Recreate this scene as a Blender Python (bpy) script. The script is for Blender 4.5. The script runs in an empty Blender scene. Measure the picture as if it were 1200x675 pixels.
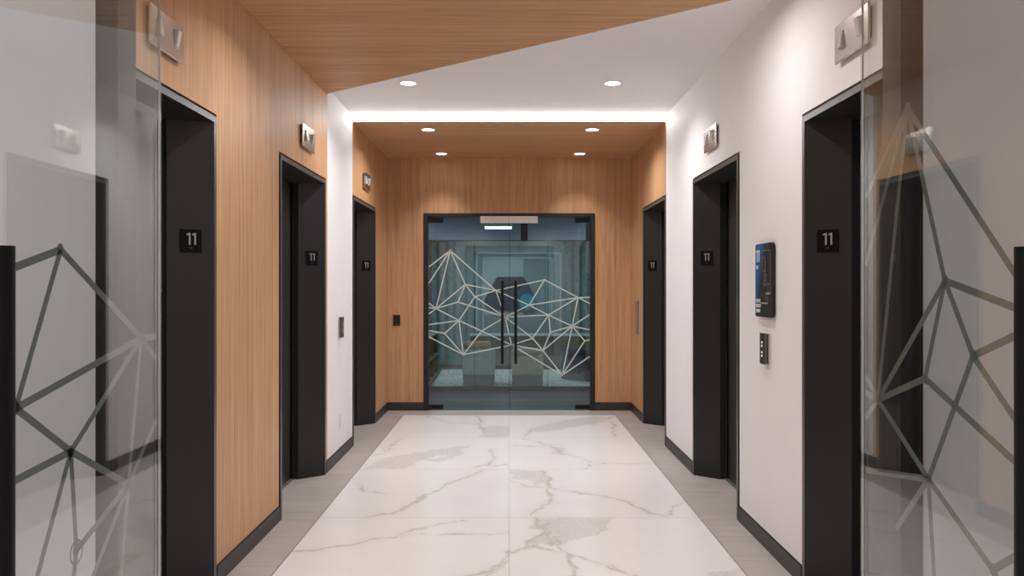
import bpy, bmesh, math
import numpy as np
from mathutils import Vector, Matrix

R = math.radians
scene = bpy.context.scene
COL = scene.collection

# ------------------------------------------------------------------ numbers of the place (metres)
EYE = 1.5                      # camera height
F = 1000.0                     # focal length in pixels of the 1200x675 frame (30 mm)
VX, VY = 596.8, 335.5          # vanishing point of the corridor
W = 1.47                       # half width of the lobby
Y_GATE = 2.0                   # near glass doorway, face towards the camera
Y_STEP = 8.03                  # where the white ceiling steps down to the timber soffit
Y_BACK = 10.31                 # timber back wall
Z_WOOD = 3.05
Z_SOFFIT = 3.046
Z_WHITE = 3.105
EW = 1.386                     # elevator surround, overall width
EH = 2.362                     # elevator surround, overall height
E_FAR = (4.284, 6.832, 9.382)  # far edge of the three surrounds on each side
E_MID = [y - EW / 2 for y in E_FAR]

# ------------------------------------------------------------------ materials
def new_mat(name):
    m = bpy.data.materials.new(name)
    m.use_nodes = True
    nt = m.node_tree
    nt.nodes.clear()
    out = nt.nodes.new('ShaderNodeOutputMaterial')
    return m, nt, out

def N(nt, kind, **kw):
    n = nt.nodes.new('ShaderNode' + kind)
    for k, v in kw.items():
        if k.startswith('i_'):
            key = k[2:].replace('_', ' ')
            n.inputs[key].default_value = v
        else:
            setattr(n, k, v)
    return n

def link(nt, a, b):
    nt.links.new(a, b)

def ramp(nt, fac, stops):
    r = N(nt, 'ValToRGB')
    e = r.color_ramp.elements
    while len(e) < len(stops):
        e.new(0.5)
    for el, (p, c) in zip(e, stops):
        el.position = p
        el.color = (c[0], c[1], c[2], 1)
    link(nt, fac, r.inputs['Fac'])
    return r.outputs['Color']

def math_n(nt, op, a, b=None, c=None, clamp=False):
    n = N(nt, 'Math', operation=op, use_clamp=clamp)
    for i, v in enumerate((a, b, c)):
        if v is None:
            continue
        if isinstance(v, (int, float)):
            n.inputs[i].default_value = v
        else:
            link(nt, v, n.inputs[i])
    return n.outputs[0]

def mixc(nt, fac, a, b, mode='MIX'):
    n = N(nt, 'Mix', data_type='RGBA', blend_type=mode)
    for idx, v in ((0, fac), (6, a), (7, b)):
        if isinstance(v, (int, float)):
            n.inputs[idx].default_value = v
        elif isinstance(v, tuple):
            n.inputs[idx].default_value = (v[0], v[1], v[2], 1)
        else:
            link(nt, v, n.inputs[idx])
    return n.outputs[2]

def principled(nt, out, color=None, rough=0.5, metallic=0.0, spec=0.5, emis=None, estr=0.0):
    p = N(nt, 'BsdfPrincipled')
    if isinstance(color, tuple):
        p.inputs['Base Color'].default_value = (*color, 1)
    elif color is not None:
        link(nt, color, p.inputs['Base Color'])
    if isinstance(rough, (int, float)):
        p.inputs['Roughness'].default_value = rough
    else:
        link(nt, rough, p.inputs['Roughness'])
    p.inputs['Metallic'].default_value = metallic
    p.inputs['Specular IOR Level'].default_value = spec
    if emis:
        p.inputs['Emission Color'].default_value = (*emis, 1)
        p.inputs['Emission Strength'].default_value = estr
    link(nt, p.outputs[0], out.inputs['Surface'])
    return p

def coords(nt, scale, rot=(0, 0, 0)):
    g = N(nt, 'NewGeometry')
    mp = N(nt, 'Mapping')
    mp.inputs['Scale'].default_value = scale
    mp.inputs['Rotation'].default_value = rot
    link(nt, g.outputs['Position'], mp.inputs['Vector'])
    return mp.outputs[0]

def noise(nt, vec, scale=1.0, detail=3.0, rough=0.5, dist=0.0):
    n = N(nt, 'TexNoise')
    n.inputs['Scale'].default_value = scale
    n.inputs['Detail'].default_value = detail
    n.inputs['Roughness'].default_value = rough
    n.inputs['Distortion'].default_value = dist
    link(nt, vec, n.inputs['Vector'])
    return n.outputs['Fac']

def bump(nt, p, h, strength=0.1, dist=0.01):
    b = N(nt, 'Bump')
    b.inputs['Strength'].default_value = strength
    b.inputs['Distance'].default_value = dist
    link(nt, h, b.inputs['Height'])
    link(nt, b.outputs[0], p.inputs['Normal'])

def plain(name, color, rough=0.5, metallic=0.0, spec=0.5, var=0.06, vs=9.0, bmp=0.0):
    """one colour with a faint procedural unevenness"""
    m, nt, out = new_mat(name)
    f = noise(nt, coords(nt, (1, 1, 1)), vs, 4)
    lo = tuple(c * (1 - var) for c in color)
    hi = tuple(min(1, c * (1 + var)) for c in color)
    p = principled(nt, out, ramp(nt, f, [(0.3, lo), (0.7, hi)]), rough, metallic, spec)
    if bmp:
        bump(nt, p, noise(nt, coords(nt, (1, 1, 1)), 220, 2), bmp, 0.002)
    return m

def wood(name, axis, base=((0.475, 0.252, 0.122), (0.585, 0.325, 0.165), (0.675, 0.392, 0.208)), rough=0.5):
    """straight-grained oak veneer; axis = direction of the grain"""
    m, nt, out = new_mat(name)
    s1 = [26, 26, 26]; s1[axis] = 0.55
    s2 = [150, 150, 150]; s2[axis] = 2.6
    s3 = [4.2, 4.2, 4.2]; s3[axis] = 0.12
    f1 = noise(nt, coords(nt, s1), 1, 4, 0.6)
    f2 = noise(nt, coords(nt, s2), 1, 3, 0.6)
    f3 = noise(nt, coords(nt, s3), 1, 2, 0.5)
    a = math_n(nt, 'MULTIPLY_ADD', f1, 0.62, math_n(nt, 'MULTIPLY', f2, 0.42))
    a = math_n(nt, 'MULTIPLY_ADD', f3, 0.34, a)
    c = ramp(nt, a, [(0.50, base[0]), (0.68, base[1]), (0.86, base[2])])
    pores = ramp(nt, f2, [(0.30, (0.52, 0.47, 0.43)), (0.44, (1, 1, 1))])
    c = mixc(nt, 0.65, c, pores, 'MULTIPLY')
    p = principled(nt, out, c, rough, 0, 0.35)
    bump(nt, p, f2, 0.05, 0.002)
    return m

def emitter(name, color, strength):
    m, nt, out = new_mat(name)
    e = N(nt, 'Emission')
    e.inputs['Color'].default_value = (*color, 1)
    e.inputs['Strength'].default_value = strength
    link(nt, e.outputs[0], out.inputs['Surface'])
    return m

def pane(name, tint):
    """clear architectural glass: tinted transmission, Schlick reflection on both faces"""
    m, nt, out = new_mat(name)
    tr = N(nt, 'BsdfTransparent')
    tr.inputs['Color'].default_value = (*tint, 1)
    gl = N(nt, 'BsdfGlossy')
    gl.inputs['Color'].default_value = (0.97, 1.0, 0.99, 1)
    gl.inputs['Roughness'].default_value = 0.0
    lw = N(nt, 'LayerWeight')
    lw.inputs['Blend'].default_value = 0.5
    p5 = math_n(nt, 'POWER', lw.outputs['Facing'], 4.0)
    fr = math_n(nt, 'MULTIPLY_ADD', p5, 0.95, 0.040, clamp=True)
    mx = N(nt, 'MixShader')
    link(nt, fr, mx.inputs[0])
    link(nt, tr.outputs[0], mx.inputs[1])
    link(nt, gl.outputs[0], mx.inputs[2])
    link(nt, mx.outputs[0], out.inputs['Surface'])
    return m

def etched(name, color, alpha):
    m, nt, out = new_mat(name)
    tr = N(nt, 'BsdfTransparent')
    d = N(nt, 'BsdfDiffuse')
    d.inputs['Color'].default_value = (*color, 1)
    tl = N(nt, 'BsdfTranslucent')
    tl.inputs['Color'].default_value = (*color, 1)
    m1 = N(nt, 'MixShader'); m1.inputs[0].default_value = 0.4
    link(nt, d.outputs[0], m1.inputs[1]); link(nt, tl.outputs[0], m1.inputs[2])
    m2 = N(nt, 'MixShader'); m2.inputs[0].default_value = alpha
    link(nt, tr.outputs[0], m2.inputs[1]); link(nt, m1.outputs[0], m2.inputs[2])
    link(nt, m2.outputs[0], out.inputs['Surface'])
    return m

def marble():
    m, nt, out = new_mat('marble_slabs')
    g = N(nt, 'NewGeometry')
    pos = g.outputs['Position']
    av = N(nt, 'Attribute', attribute_name='vein_distance')
    ap = N(nt, 'Attribute', attribute_name='cloud_distance')
    wob = noise(nt, pos, 9, 6, 0.65)
    fine = noise(nt, pos, 38, 5, 0.65)
    w0 = math_n(nt, 'SUBTRACT', wob, 0.5)
    w1 = math_n(nt, 'SUBTRACT', fine, 0.5)
    d = math_n(nt, 'MULTIPLY_ADD', w0, 0.075, av.outputs['Fac'])
    d = math_n(nt, 'MULTIPLY_ADD', w1, 0.030, d)
    vein = N(nt, 'MapRange', interpolation_type='SMOOTHSTEP')
    vein.inputs['From Min'].default_value = 0.016
    vein.inputs['From Max'].default_value = -0.012
    link(nt, d, vein.inputs['Value'])
    halo = N(nt, 'MapRange', interpolation_type='SMOOTHSTEP')
    halo.inputs['From Min'].default_value = 0.09
    halo.inputs['From Max'].default_value = -0.01
    link(nt, d, halo.inputs['Value'])
    dc = math_n(nt, 'MULTIPLY_ADD', w0, 0.20, ap.outputs['Fac'])
    dc = math_n(nt, 'MULTIPLY_ADD', w1, 0.05, dc)
    cl = N(nt, 'MapRange', interpolation_type='SMOOTHSTEP')
    cl.inputs['From Min'].default_value = 0.03
    cl.inputs['From Max'].default_value = -0.04
    link(nt, dc, cl.inputs['Value'])
    rim = math_n(nt, 'ABSOLUTE', dc)
    rm = N(nt, 'MapRange', interpolation_type='SMOOTHSTEP')
    rm.inputs['From Min'].default_value = 0.02
    rm.inputs['From Max'].default_value = 0.0
    link(nt, rim, rm.inputs['Value'])
    rimm = math_n(nt, 'MULTIPLY', rm.outputs[0], math_n(nt, 'LESS_THAN', ap.outputs['Fac'], 0.06))
    base = ramp(nt, noise(nt, pos, 1.3, 4), [(0.3, (0.755, 0.727, 0.725)), (0.7, (0.80, 0.772, 0.768))])
    cloudc = ramp(nt, fine, [(0.35, (0.56, 0.53, 0.51)), (0.65, (0.70, 0.67, 0.65))])
    veinc = ramp(nt, fine, [(0.3, (0.46, 0.42, 0.365)), (0.7, (0.61, 0.57, 0.515))])
    c = mixc(nt, math_n(nt, 'MULTIPLY', halo.outputs[0], 0.22), base, (0.67, 0.64, 0.615))
    c = mixc(nt, math_n(nt, 'MULTIPLY', cl.outputs[0], 0.85), c, cloudc)
    c = mixc(nt, math_n(nt, 'MULTIPLY', rimm, 0.5), c, veinc)
    c = mixc(nt, math_n(nt, 'MULTIPLY', vein.outputs[0], 0.92), c, veinc)
    # grout joints: one along the middle, others across
    sx = N(nt, 'SeparateXYZ'); link(nt, pos, sx.inputs[0])
    ax = math_n(nt, 'ABSOLUTE', sx.outputs[0])
    fy = math_n(nt, 'ABSOLUTE', math_n(nt, 'SUBTRACT', math_n(nt, 'FRACT', math_n(nt, 'MULTIPLY_ADD', sx.outputs[1], 1 / 1.4575, -8.45 / 1.4575 + 20.5)), 0.5))
    dy = math_n(nt, 'MULTIPLY', fy, 1.4575)
    jy = math_n(nt, 'LESS_THAN', dy, 0.0030)
    jx = math_n(nt, 'LESS_THAN', ax, 0.0022)
    j = math_n(nt, 'MAXIMUM', jx, jy)
    c = mixc(nt, math_n(nt, 'MULTIPLY', j, 0.75), c, (0.42, 0.40, 0.385))
    principled(nt, out, c, 0.33, 0, 0.45)
    return m

def border_tile():
    m, nt, out = new_mat('taupe_porcelain')
    f1 = noise(nt, coords(nt, (1.6, 22, 1)), 1, 5, 0.6)
    f2 = noise(nt, coords(nt, (3, 3, 1)), 1, 4, 0.55)
    a = math_n(nt, 'ADD', math_n(nt, 'MULTIPLY', f1, 0.6), math_n(nt, 'MULTIPLY', f2, 0.4))
    c = ramp(nt, a, [(0.28, (0.335, 0.292, 0.274)), (0.52, (0.405, 0.36, 0.34)), (0.76, (0.475, 0.43, 0.41))])
    g = N(nt, 'NewGeometry'); sx = N(nt, 'SeparateXYZ'); link(nt, g.outputs['Position'], sx.inputs[0])
    fy = math_n(nt, 'ABSOLUTE', math_n(nt, 'SUBTRACT', math_n(nt, 'FRACT', math_n(nt, 'MULTIPLY_ADD', sx.outputs[1], 1 / 1.4575, -8.45 / 1.4575 + 20.5)), 0.5))
    j = math_n(nt, 'LESS_THAN', math_n(nt, 'MULTIPLY', fy, 1.4575), 0.003)
    c = mixc(nt, math_n(nt, 'MULTIPLY', j, 0.4), c, (0.45, 0.42, 0.40))
    principled(nt, out, c, 0.55, 0, 0.35)
    return m

def planks():
    m, nt, out = new_mat('dark_floor_planks')
    g = N(nt, 'NewGeometry'); sx = N(nt, 'SeparateXYZ'); link(nt, g.outputs['Position'], sx.inputs[0])
    row = math_n(nt, 'FLOOR', math_n(nt, 'MULTIPLY', sx.outputs[1], 1 / 0.18))
    wn = N(nt, 'TexWhiteNoise', noise_dimensions='1D'); link(nt, row, wn.inputs['W'])
    f = noise(nt, coords(nt, (2.2, 40, 1)), 1, 5, 0.6)
    a = math_n(nt, 'ADD', math_n(nt, 'MULTIPLY', wn.outputs['Value'], 0.5), math_n(nt, 'MULTIPLY', f, 0.5))
    c = ramp(nt, a, [(0.15, (0.022, 0.024, 0.031)), (0.5, (0.050, 0.053, 0.064)), (0.85, (0.105, 0.11, 0.125))])
    principled(nt, out, c, 0.32, 0, 0.5)
    return m

def rug_mat():
    m, nt, out = new_mat('flecked_rug_pile')
    f = noise(nt, coords(nt, (1, 1, 1)), 30, 4, 0.7)
    c = ramp(nt, f, [(0.40, (0.16, 0.17, 0.16)), (0.50, (0.62, 0.63, 0.58)), (0.7, (0.80, 0.81, 0.76))])
    p = principled(nt, out, c, 0.95, 0, 0.1)
    bump(nt, p, f, 0.6, 0.03)
    return m

def directory_face():
    m, nt, out = new_mat('directory_print')
    tc = N(nt, 'TexCoord')
    sp = N(nt, 'SeparateXYZ'); link(nt, tc.outputs['Object'], sp.inputs[0])
    # blue band printed down the left side of the black panel, narrowing towards the bottom
    a = math_n(nt, 'MULTIPLY_ADD', sp.outputs[2], -0.42, 0.025)
    e = math_n(nt, 'ADD', sp.outputs[1], a)
    mr = N(nt, 'MapRange', interpolation_type='SMOOTHSTEP')
    mr.inputs['From Min'].default_value = 0.0
    mr.inputs['From Max'].default_value = -0.12
    link(nt, e, mr.inputs['Value'])
    c = mixc(nt, mr.outputs[0], (0.012, 0.010, 0.010), (0.013, 0.095, 0.31))
    principled(nt, out, c, 0.3, 0, 0.4)
    return m

M = {}
M['white'] = plain('white_paint', (0.83, 0.81, 0.815), 0.62, 0, 0.3, 0.012, 3, 0.04)
M['ceiling'] = plain('white_ceiling_paint', (0.88, 0.865, 0.865), 0.75, 0, 0.2, 0.01, 3)
M['oak_v'] = wood('oak_vertical', 2)
M['oak_x'] = wood('oak_across', 0)
M['black'] = plain('black_metal', (0.014, 0.0132, 0.0132), 0.42, 0.0, 0.45, 0.05)
M['frame_face'] = plain('frame_face_painted_sheen', (0.075, 0.070, 0.067), 0.36, 0.0, 0.6, 0.05)  # black frame metal made lighter in colour to stand for grazing reflections
M['jet'] = plain('jet_black', (0.005, 0.005, 0.005), 0.5, 0, 0.35, 0.05)
M['door'] = plain('charcoal_door_panel', (0.030, 0.028, 0.027), 0.38, 0.0, 0.5, 0.08)
M['base'] = plain('baseboard_black', (0.038, 0.036, 0.035), 0.45, 0, 0.45, 0.06)
M['steel'] = plain('brushed_steel', (0.62, 0.57, 0.53), 0.26, 1.0, 0.5, 0.05, 60)
M['dark_steel'] = plain('dark_steel', (0.16, 0.145, 0.13), 0.3, 1.0, 0.5, 0.05, 60)
M['alu'] = plain('sill_aluminium', (0.62, 0.60, 0.58), 0.4, 0.9, 0.5, 0.05)
M['maglock'] = plain('satin_aluminium', (0.74, 0.66, 0.61), 0.5, 0.2, 0.5, 0.02)
M['sign'] = plain('sign_black', (0.002, 0.002, 0.002), 0.6, 0, 0.12, 0.05)
M['numeral'] = plain('numeral_grey', (0.36, 0.34, 0.325), 0.5, 0, 0.4, 0.03)
M['white_print'] = plain('white_print', (0.80, 0.80, 0.82), 0.5, 0, 0.3, 0.01)
M['grey_print'] = plain('grey_print', (0.36, 0.35, 0.34), 0.5, 0, 0.3, 0.01)
M['plastic'] = plain('white_plastic', (0.76, 0.74, 0.73), 0.4, 0, 0.45, 0.01)
M['black_plastic'] = plain('black_plastic', (0.010, 0.010, 0.011), 0.35, 0, 0.45, 0.05)
M['lens_grey'] = plain('lantern_lens', (0.50, 0.47, 0.45), 0.35, 0.0, 0.5, 0.03)
M['button'] = emitter('lit_button', (1.0, 0.97, 0.92), 0.9)
M['lamp'] = emitter('lamp_lens', (1.0, 0.98, 0.96), 14.0)
M['slot'] = emitter('slot_light', (1.0, 0.98, 0.965), 21.0)
M['cool_lamp'] = emitter('cool_lamp', (0.80, 0.98, 1.0), 6.0)
M['marble'] = marble()
M['border'] = border_tile()
M['planks'] = planks()
M['rug'] = rug_mat()
M['glass_near'] = pane('clear_glass', (0.945, 0.955, 0.945))
M['glass_far'] = pane('grey_green_glass', (0.84, 0.915, 0.925))
M['glass_in'] = pane('interior_glass', (0.90, 0.95, 0.96))
M['glass_edge'] = plain('glass_edge_painted_glint', (0.85, 0.85, 0.80), 0.25, 0, 0.5, 0.03)  # pale colour stands for light caught by the glass edge
M['etch_near'] = etched('etched_film_shaded', (0.38, 0.405, 0.375), 0.93)  # same film as on the far doors, darkened in colour for dimmer light
M['etch_far'] = etched('etched_film_lit', (0.80, 0.86, 0.82), 0.92)  # same film, lightened in colour for the light falling on the far doors
M['teal_wall'] = plain('teal_grey_paint', (0.30, 0.36, 0.37), 0.7, 0, 0.3, 0.05)
M['pale_panel'] = plain('pale_panel', (0.52, 0.57, 0.60), 0.5, 0, 0.4, 0.03)
M['navy_panel'] = plain('navy_bulkhead', (0.13, 0.21, 0.31), 0.5, 0, 0.4, 0.05)
M['curtain'] = plain('teal_curtain', (0.26, 0.355, 0.365), 0.8, 0, 0.2, 0.2, 14)
M['navy_cloth'] = plain('navy_upholstery', (0.045, 0.06, 0.11), 0.8, 0, 0.2, 0.2, 30)
M['grey_cloth'] = plain('grey_upholstery', (0.44, 0.44, 0.42), 0.85, 0, 0.2, 0.12, 40)
M['brown_cloth'] = plain('taupe_upholstery', (0.52, 0.39, 0.31), 0.85, 0, 0.2, 0.15, 30)
M['plinth'] = plain('chair_plinth', (0.17, 0.165, 0.17), 0.7, 0, 0.3, 0.1)
M['tan_leather'] = plain('tan_leather', (0.68, 0.31, 0.17), 0.45, 0, 0.45, 0.1, 20)
M['walnut'] = wood('walnut_boards', 1, ((0.07, 0.05, 0.035), (0.11, 0.08, 0.055), (0.16, 0.115, 0.08)), 0.45)
M['pale_wood'] = wood('pale_shelf_edge', 1, ((0.26, 0.21, 0.15), (0.33, 0.27, 0.20), (0.40, 0.33, 0.25)), 0.5)
M['logo_navy'] = plain('emblem_navy', (0.022, 0.030, 0.075), 0.45, 0, 0.4, 0.1)
M['logo_dark'] = plain('emblem_plum', (0.050, 0.038, 0.060), 0.45, 0, 0.4, 0.1)
M['logo_blue'] = plain('emblem_blue', (0.030, 0.060, 0.140), 0.45, 0, 0.4, 0.1)
M['logo_teal'] = plain('emblem_teal', (0.025, 0.30, 0.44), 0.45, 0, 0.4, 0.1)
M['directory'] = directory_face()

# ------------------------------------------------------------------ mesh helpers
class MB:
    """collects shapes; build() links them as ONE mesh object"""
    def __init__(self):
        self.v, self.f, self.mi = [], [], []

    def poly(self, pts, mi=0):
        b = len(self.v)
        self.v += [tuple(p) for p in pts]
        self.f.append(tuple(range(b, b + len(pts))))
        self.mi.append(mi)

    def box(self, x0, x1, y0, y1, z0, z1, mi=0):
        x0, x1 = sorted((x0, x1)); y0, y1 = sorted((y0, y1)); z0, z1 = sorted((z0, z1))
        b = len(self.v)
        self.v += [(x0, y0, z0), (x1, y0, z0), (x1, y1, z0), (x0, y1, z0), (x0, y0, z1), (x1, y0, z1), (x1, y1, z1), (x0, y1, z1)]
        for q in ((0, 3, 2, 1), (4, 5, 6, 7), (0, 1, 5, 4), (1, 2, 6, 5), (2, 3, 7, 6), (3, 0, 4, 7)):
            self.f.append(tuple(b + i for i in q)); self.mi.append(mi)
        return self

    def prism(self, pts, axis, a, b, mi=0):
        """2-D outline extruded along axis from a to b; outline gives the two other axes in xyz order"""
        def P(p, t):
            q = [0, 0, 0]
            o = [i for i in range(3) if i != axis]
            q[o[0]], q[o[1]], q[axis] = p[0], p[1], t
            return tuple(q)
        n = len(pts)
        s = len(self.v)
        self.v += [P(p, a) for p in pts] + [P(p, b) for p in pts]
        self.f.append(tuple(s + i for i in range(n))); self.mi.append(mi)
        self.f.append(tuple(s + n + i for i in reversed(range(n)))); self.mi.append(mi)
        for i in range(n):
            j = (i + 1) % n
            self.f.append((s + i, s + n + i, s + n + j, s + j)); self.mi.append(mi)
        return self

    def tube(self, p0, p1, r0, r1=None, seg=20, mi=0):
        r1 = r0 if r1 is None else r1
        p0, p1 = Vector(p0), Vector(p1)
        d = (p1 - p0).normalized()
        u = d.orthogonal().normalized(); w = d.cross(u)
        s = len(self.v)
        for p, r in ((p0, r0), (p1, r1)):
            for k in range(seg):
                a = 2 * math.pi * k / seg
                self.v.append(tuple(p + u * (r * math.cos(a)) + w * (r * math.sin(a))))
        for k in range(seg):
            j = (k + 1) % seg
            self.f.append((s + k, s + j, s + seg + j, s + seg + k)); self.mi.append(mi)
        self.f.append(tuple(s + k for k in reversed(range(seg)))); self.mi.append(mi)
        self.f.append(tuple(s + seg + k for k in range(seg))); self.mi.append(mi)
        return self

    def ring(self, c, r0, r1, z0, z1, seg=36, mi=0):
        """flat annulus about a vertical axis"""
        s = len(self.v)
        for k in range(seg):
            a = 2 * math.pi * k / seg
            for r, z in ((r0, z0), (r1, z0), (r1, z1), (r0, z1)):
                self.v.append((c[0] + r * math.cos(a), c[1] + r * math.sin(a), z))
        for k in range(seg):
            j = (k + 1) % seg
            for q in range(4):
                e = (q + 1) % 4
                self.f.append((s + 4 * k + q, s + 4 * j + q, s + 4 * j + e, s + 4 * k + e)); self.mi.append(mi)
        return self

    def build(self, name, mats, parent=None, bevel=0.0, seg=2, smooth=False, loc=(0, 0, 0)):
        me = bpy.data.meshes.new(name)
        me.from_pydata(self.v, [], self.f)
        bm = bmesh.new(); bm.from_mesh(me)
        bmesh.ops.recalc_face_normals(bm, faces=bm.faces)
        for f, i in zip(bm.faces, self.mi):
            f.material_index = i
        if bevel:
            bmesh.ops.bevel(bm, geom=list(bm.edges), offset=bevel, segments=seg, profile=0.5, affect='EDGES', clamp_overlap=True)
        bm.to_mesh(me); bm.free()
        for m in (mats if isinstance(mats, (list, tuple)) else [mats]):
            me.materials.append(M[m])
        if smooth:
            me.polygons.foreach_set('use_smooth', [True] * len(me.polygons))
        o = bpy.data.objects.new(name, me)
        o.location = loc
        COL.objects.link(o)
        if parent:
            o.parent = parent
        return o

def tag(o, label=None, cat=None, group=None, kind=None):
    if label: o['label'] = label
    if cat: o['category'] = cat
    if group: o['group'] = group
    if kind: o['kind'] = kind
    return o

def empty(name, loc=(0, 0, 0), rz=0.0):
    o = bpy.data.objects.new(name, None)
    o.empty_display_size = 0.1
    o.location = loc
    o.rotation_euler = (0, 0, rz)
    COL.objects.link(o)
    return o

def struct(o, label=None, cat=None):
    return tag(o, label, cat, None, 'structure')

def copy_tree(o, parent=None):
    c = o.copy()
    COL.objects.link(c)
    if parent is not None:
        c.parent = parent
    for ch in list(o.children):
        copy_tree(ch, c)
    return c

def lettering(mb, text, size, origin, right, up, normal, depth=0.0008, squeeze=1.0, mi=0):
    """adds extruded letters to a mesh, reading along RIGHT with their feet on ORIGIN"""
    cu = bpy.data.curves.new('lettering', 'FONT')
    cu.body = text
    cu.size = size
    cu.extrude = depth / 2
    cu.resolution_u = 3
    to = bpy.data.objects.new('lettering', cu)
    COL.objects.link(to)
    dg = bpy.context.evaluated_depsgraph_get()
    me = bpy.data.meshes.new_from_object(to.evaluated_get(dg))
    right, up, normal, origin = Vector(right), Vector(up), Vector(normal), Vector(origin)
    b = len(mb.v)
    for v in me.vertices:
        mb.v.append(tuple(origin + right * (v.co.x * squeeze) + up * v.co.y + normal * (v.co.z + depth / 2)))
    for p in me.polygons:
        mb.f.append(tuple(b + i for i in p.vertices)); mb.mi.append(mi)
    bpy.data.objects.remove(to)
    bpy.data.curves.remove(cu)
    bpy.data.meshes.remove(me)

ONE = [(0.03, 0.0), (0.15, 0.0), (0.15, 1.0), (0.05, 1.0), (-0.12, 0.90), (-0.12, 0.78), (0.03, 0.85)]

def numeral_eleven(mb, h, origin, right, up, normal, depth=0.002, wid=1.0, mi=0):
    right, up, normal, origin = Vector(right), Vector(up), Vector(normal), Vector(origin)
    for k in (-1, 1):
        pts = [origin + right * ((x * wid + k * 0.20 * wid + 0.0) * h) + up * (y * h) for x, y in ONE]
        s = len(mb.v); n = len(pts)
        mb.v += [tuple(p) for p in pts] + [tuple(p + normal * depth) for p in pts]
        mb.f.append(tuple(s + n + i for i in range(n))); mb.mi.append(mi)
        mb.f.append(tuple(s + i for i in reversed(range(n)))); mb.mi.append(mi)
        for i in range(n):
            j = (i + 1) % n
            mb.f.append((s + i, s + j, s + n + j, s + n + i)); mb.mi.append(mi)

# ------------------------------------------------------------------ the floor
def PX(px, py):
    """floor point under a photo pixel"""
    y = EYE * F / (py - VY)
    return ((px - VX) * y / F, y)

def VN(cx, cy):
    return PX(300 + cx / 2.0, 480 + cy / 2.0)

HALF = 1.23
JOINTS = [9.934, 8.45, 6.9925, 5.535, 4.0775, 2.62, 1.1625]

VEINS = [  # half width (m), points
    (0.010, [(380, 12), (450, 30), (520, 34)]), (0.016, [(520, 14), (528, 40), (535, 62)]), (0.009, [(535, 62), (590, 58)]),
    (0.008, [(335, 68), (322, 84), (306, 100), (280, 108)]), (0.006, [(330, 76), (300, 92), (297, 100)]),
    (0.012, [(555, 92), (552, 128), (510, 138)]), (0.012, [(590, 128), (550, 134)]),
    (0.014, [(550, 141), (510, 150), (440, 180), (385, 205), (355, 232)]), (0.020, [(392, 205), (358, 232), (310, 246)]), (0.014, [(312, 245), (245, 252)]),
    (0.008, [(590, 290), (480, 290), (380, 295), (280, 305)]), (0.013, [(300, 300), (150, 325), (75, 336)]),
    (0.008, [(480, 256), (400, 275), (335, 297)]), (0.022, [(597, 330), (570, 358), (540, 380), (480, 392)]), (0.012, [(597, 345), (560, 372), (545, 390)]),
    (0.007, [(240, 175), (250, 190), (300, 200)]),
    (0.008, [(830, 24), (840, 46), (835, 64)]), (0.006, [(822, 28), (836, 30), (845, 52)]),
    (0.012, [(597, 62), (650, 73), (695, 88)]), (0.022, [(692, 88), (712, 97), (725, 103)]), (0.013, [(725, 103), (760, 112), (790, 125)]), (0.009, [(790, 125), (930, 128)]), (0.009, [(770, 126), (785, 132), (778, 139)]),
    (0.010, [(700, 82), (660, 88), (600, 84)]), (0.010, [(640, 48), (632, 64)]),
    (0.013, [(672, 143), (690, 178), (686, 215), (655, 240), (652, 252)]), (0.013, [(688, 180), (760, 195), (840, 210)]), (0.019, [(850, 212), (895, 232), (930, 246)]), (0.012, [(900, 240), (965, 250)]),
    (0.010, [(965, 249), (975, 226), (1005, 210)]), (0.008, [(690, 182), (640, 180), (600, 168)]),
    (0.012, [(655, 255), (652, 270), (672, 290)]), (0.016, [(672, 290), (640, 322), (598, 335)]), (0.019, [(705, 300), (730, 340), (742, 392)]),
    (0.008, [(640, 322), (760, 345), (830, 370), (900, 392)]), (0.008, [(770, 352), (830, 362), (870, 384)]), (0.012, [(690, 262), (672, 276), (700, 320)]),
]
CLOUDS = [
    [(525, 42), (560, 38), (597, 42), (597, 64), (540, 66)],
    [(258, 139), (300, 118), (340, 106), (420, 94), (500, 86), (470, 103), (410, 108), (372, 124), (340, 139)],
    [(400, 118), (470, 104), (500, 96), (430, 122)],
    [(640, 46), (700, 30), (790, 16), (842, 16), (815, 28), (745, 40), (690, 50), (650, 52)],
    [(598, 142), (668, 142), (684, 162), (655, 176), (640, 160), (598, 164)],
    [(660, 262), (700, 254), (838, 254), (800, 284), (700, 322), (668, 318), (620, 334), (640, 318), (680, 292), (645, 280)],
    [(694, 90), (716, 92), (727, 104), (706, 104)],
    [(1050, 392), (1200, 360), (1250, 392)],
]

def tile_of(x, y):
    r = np.zeros_like(y, dtype=int)
    for j in JOINTS[1:]:
        r += (y < j).astype(int)
    return r * 2 + (x > 0).astype(int)

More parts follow.
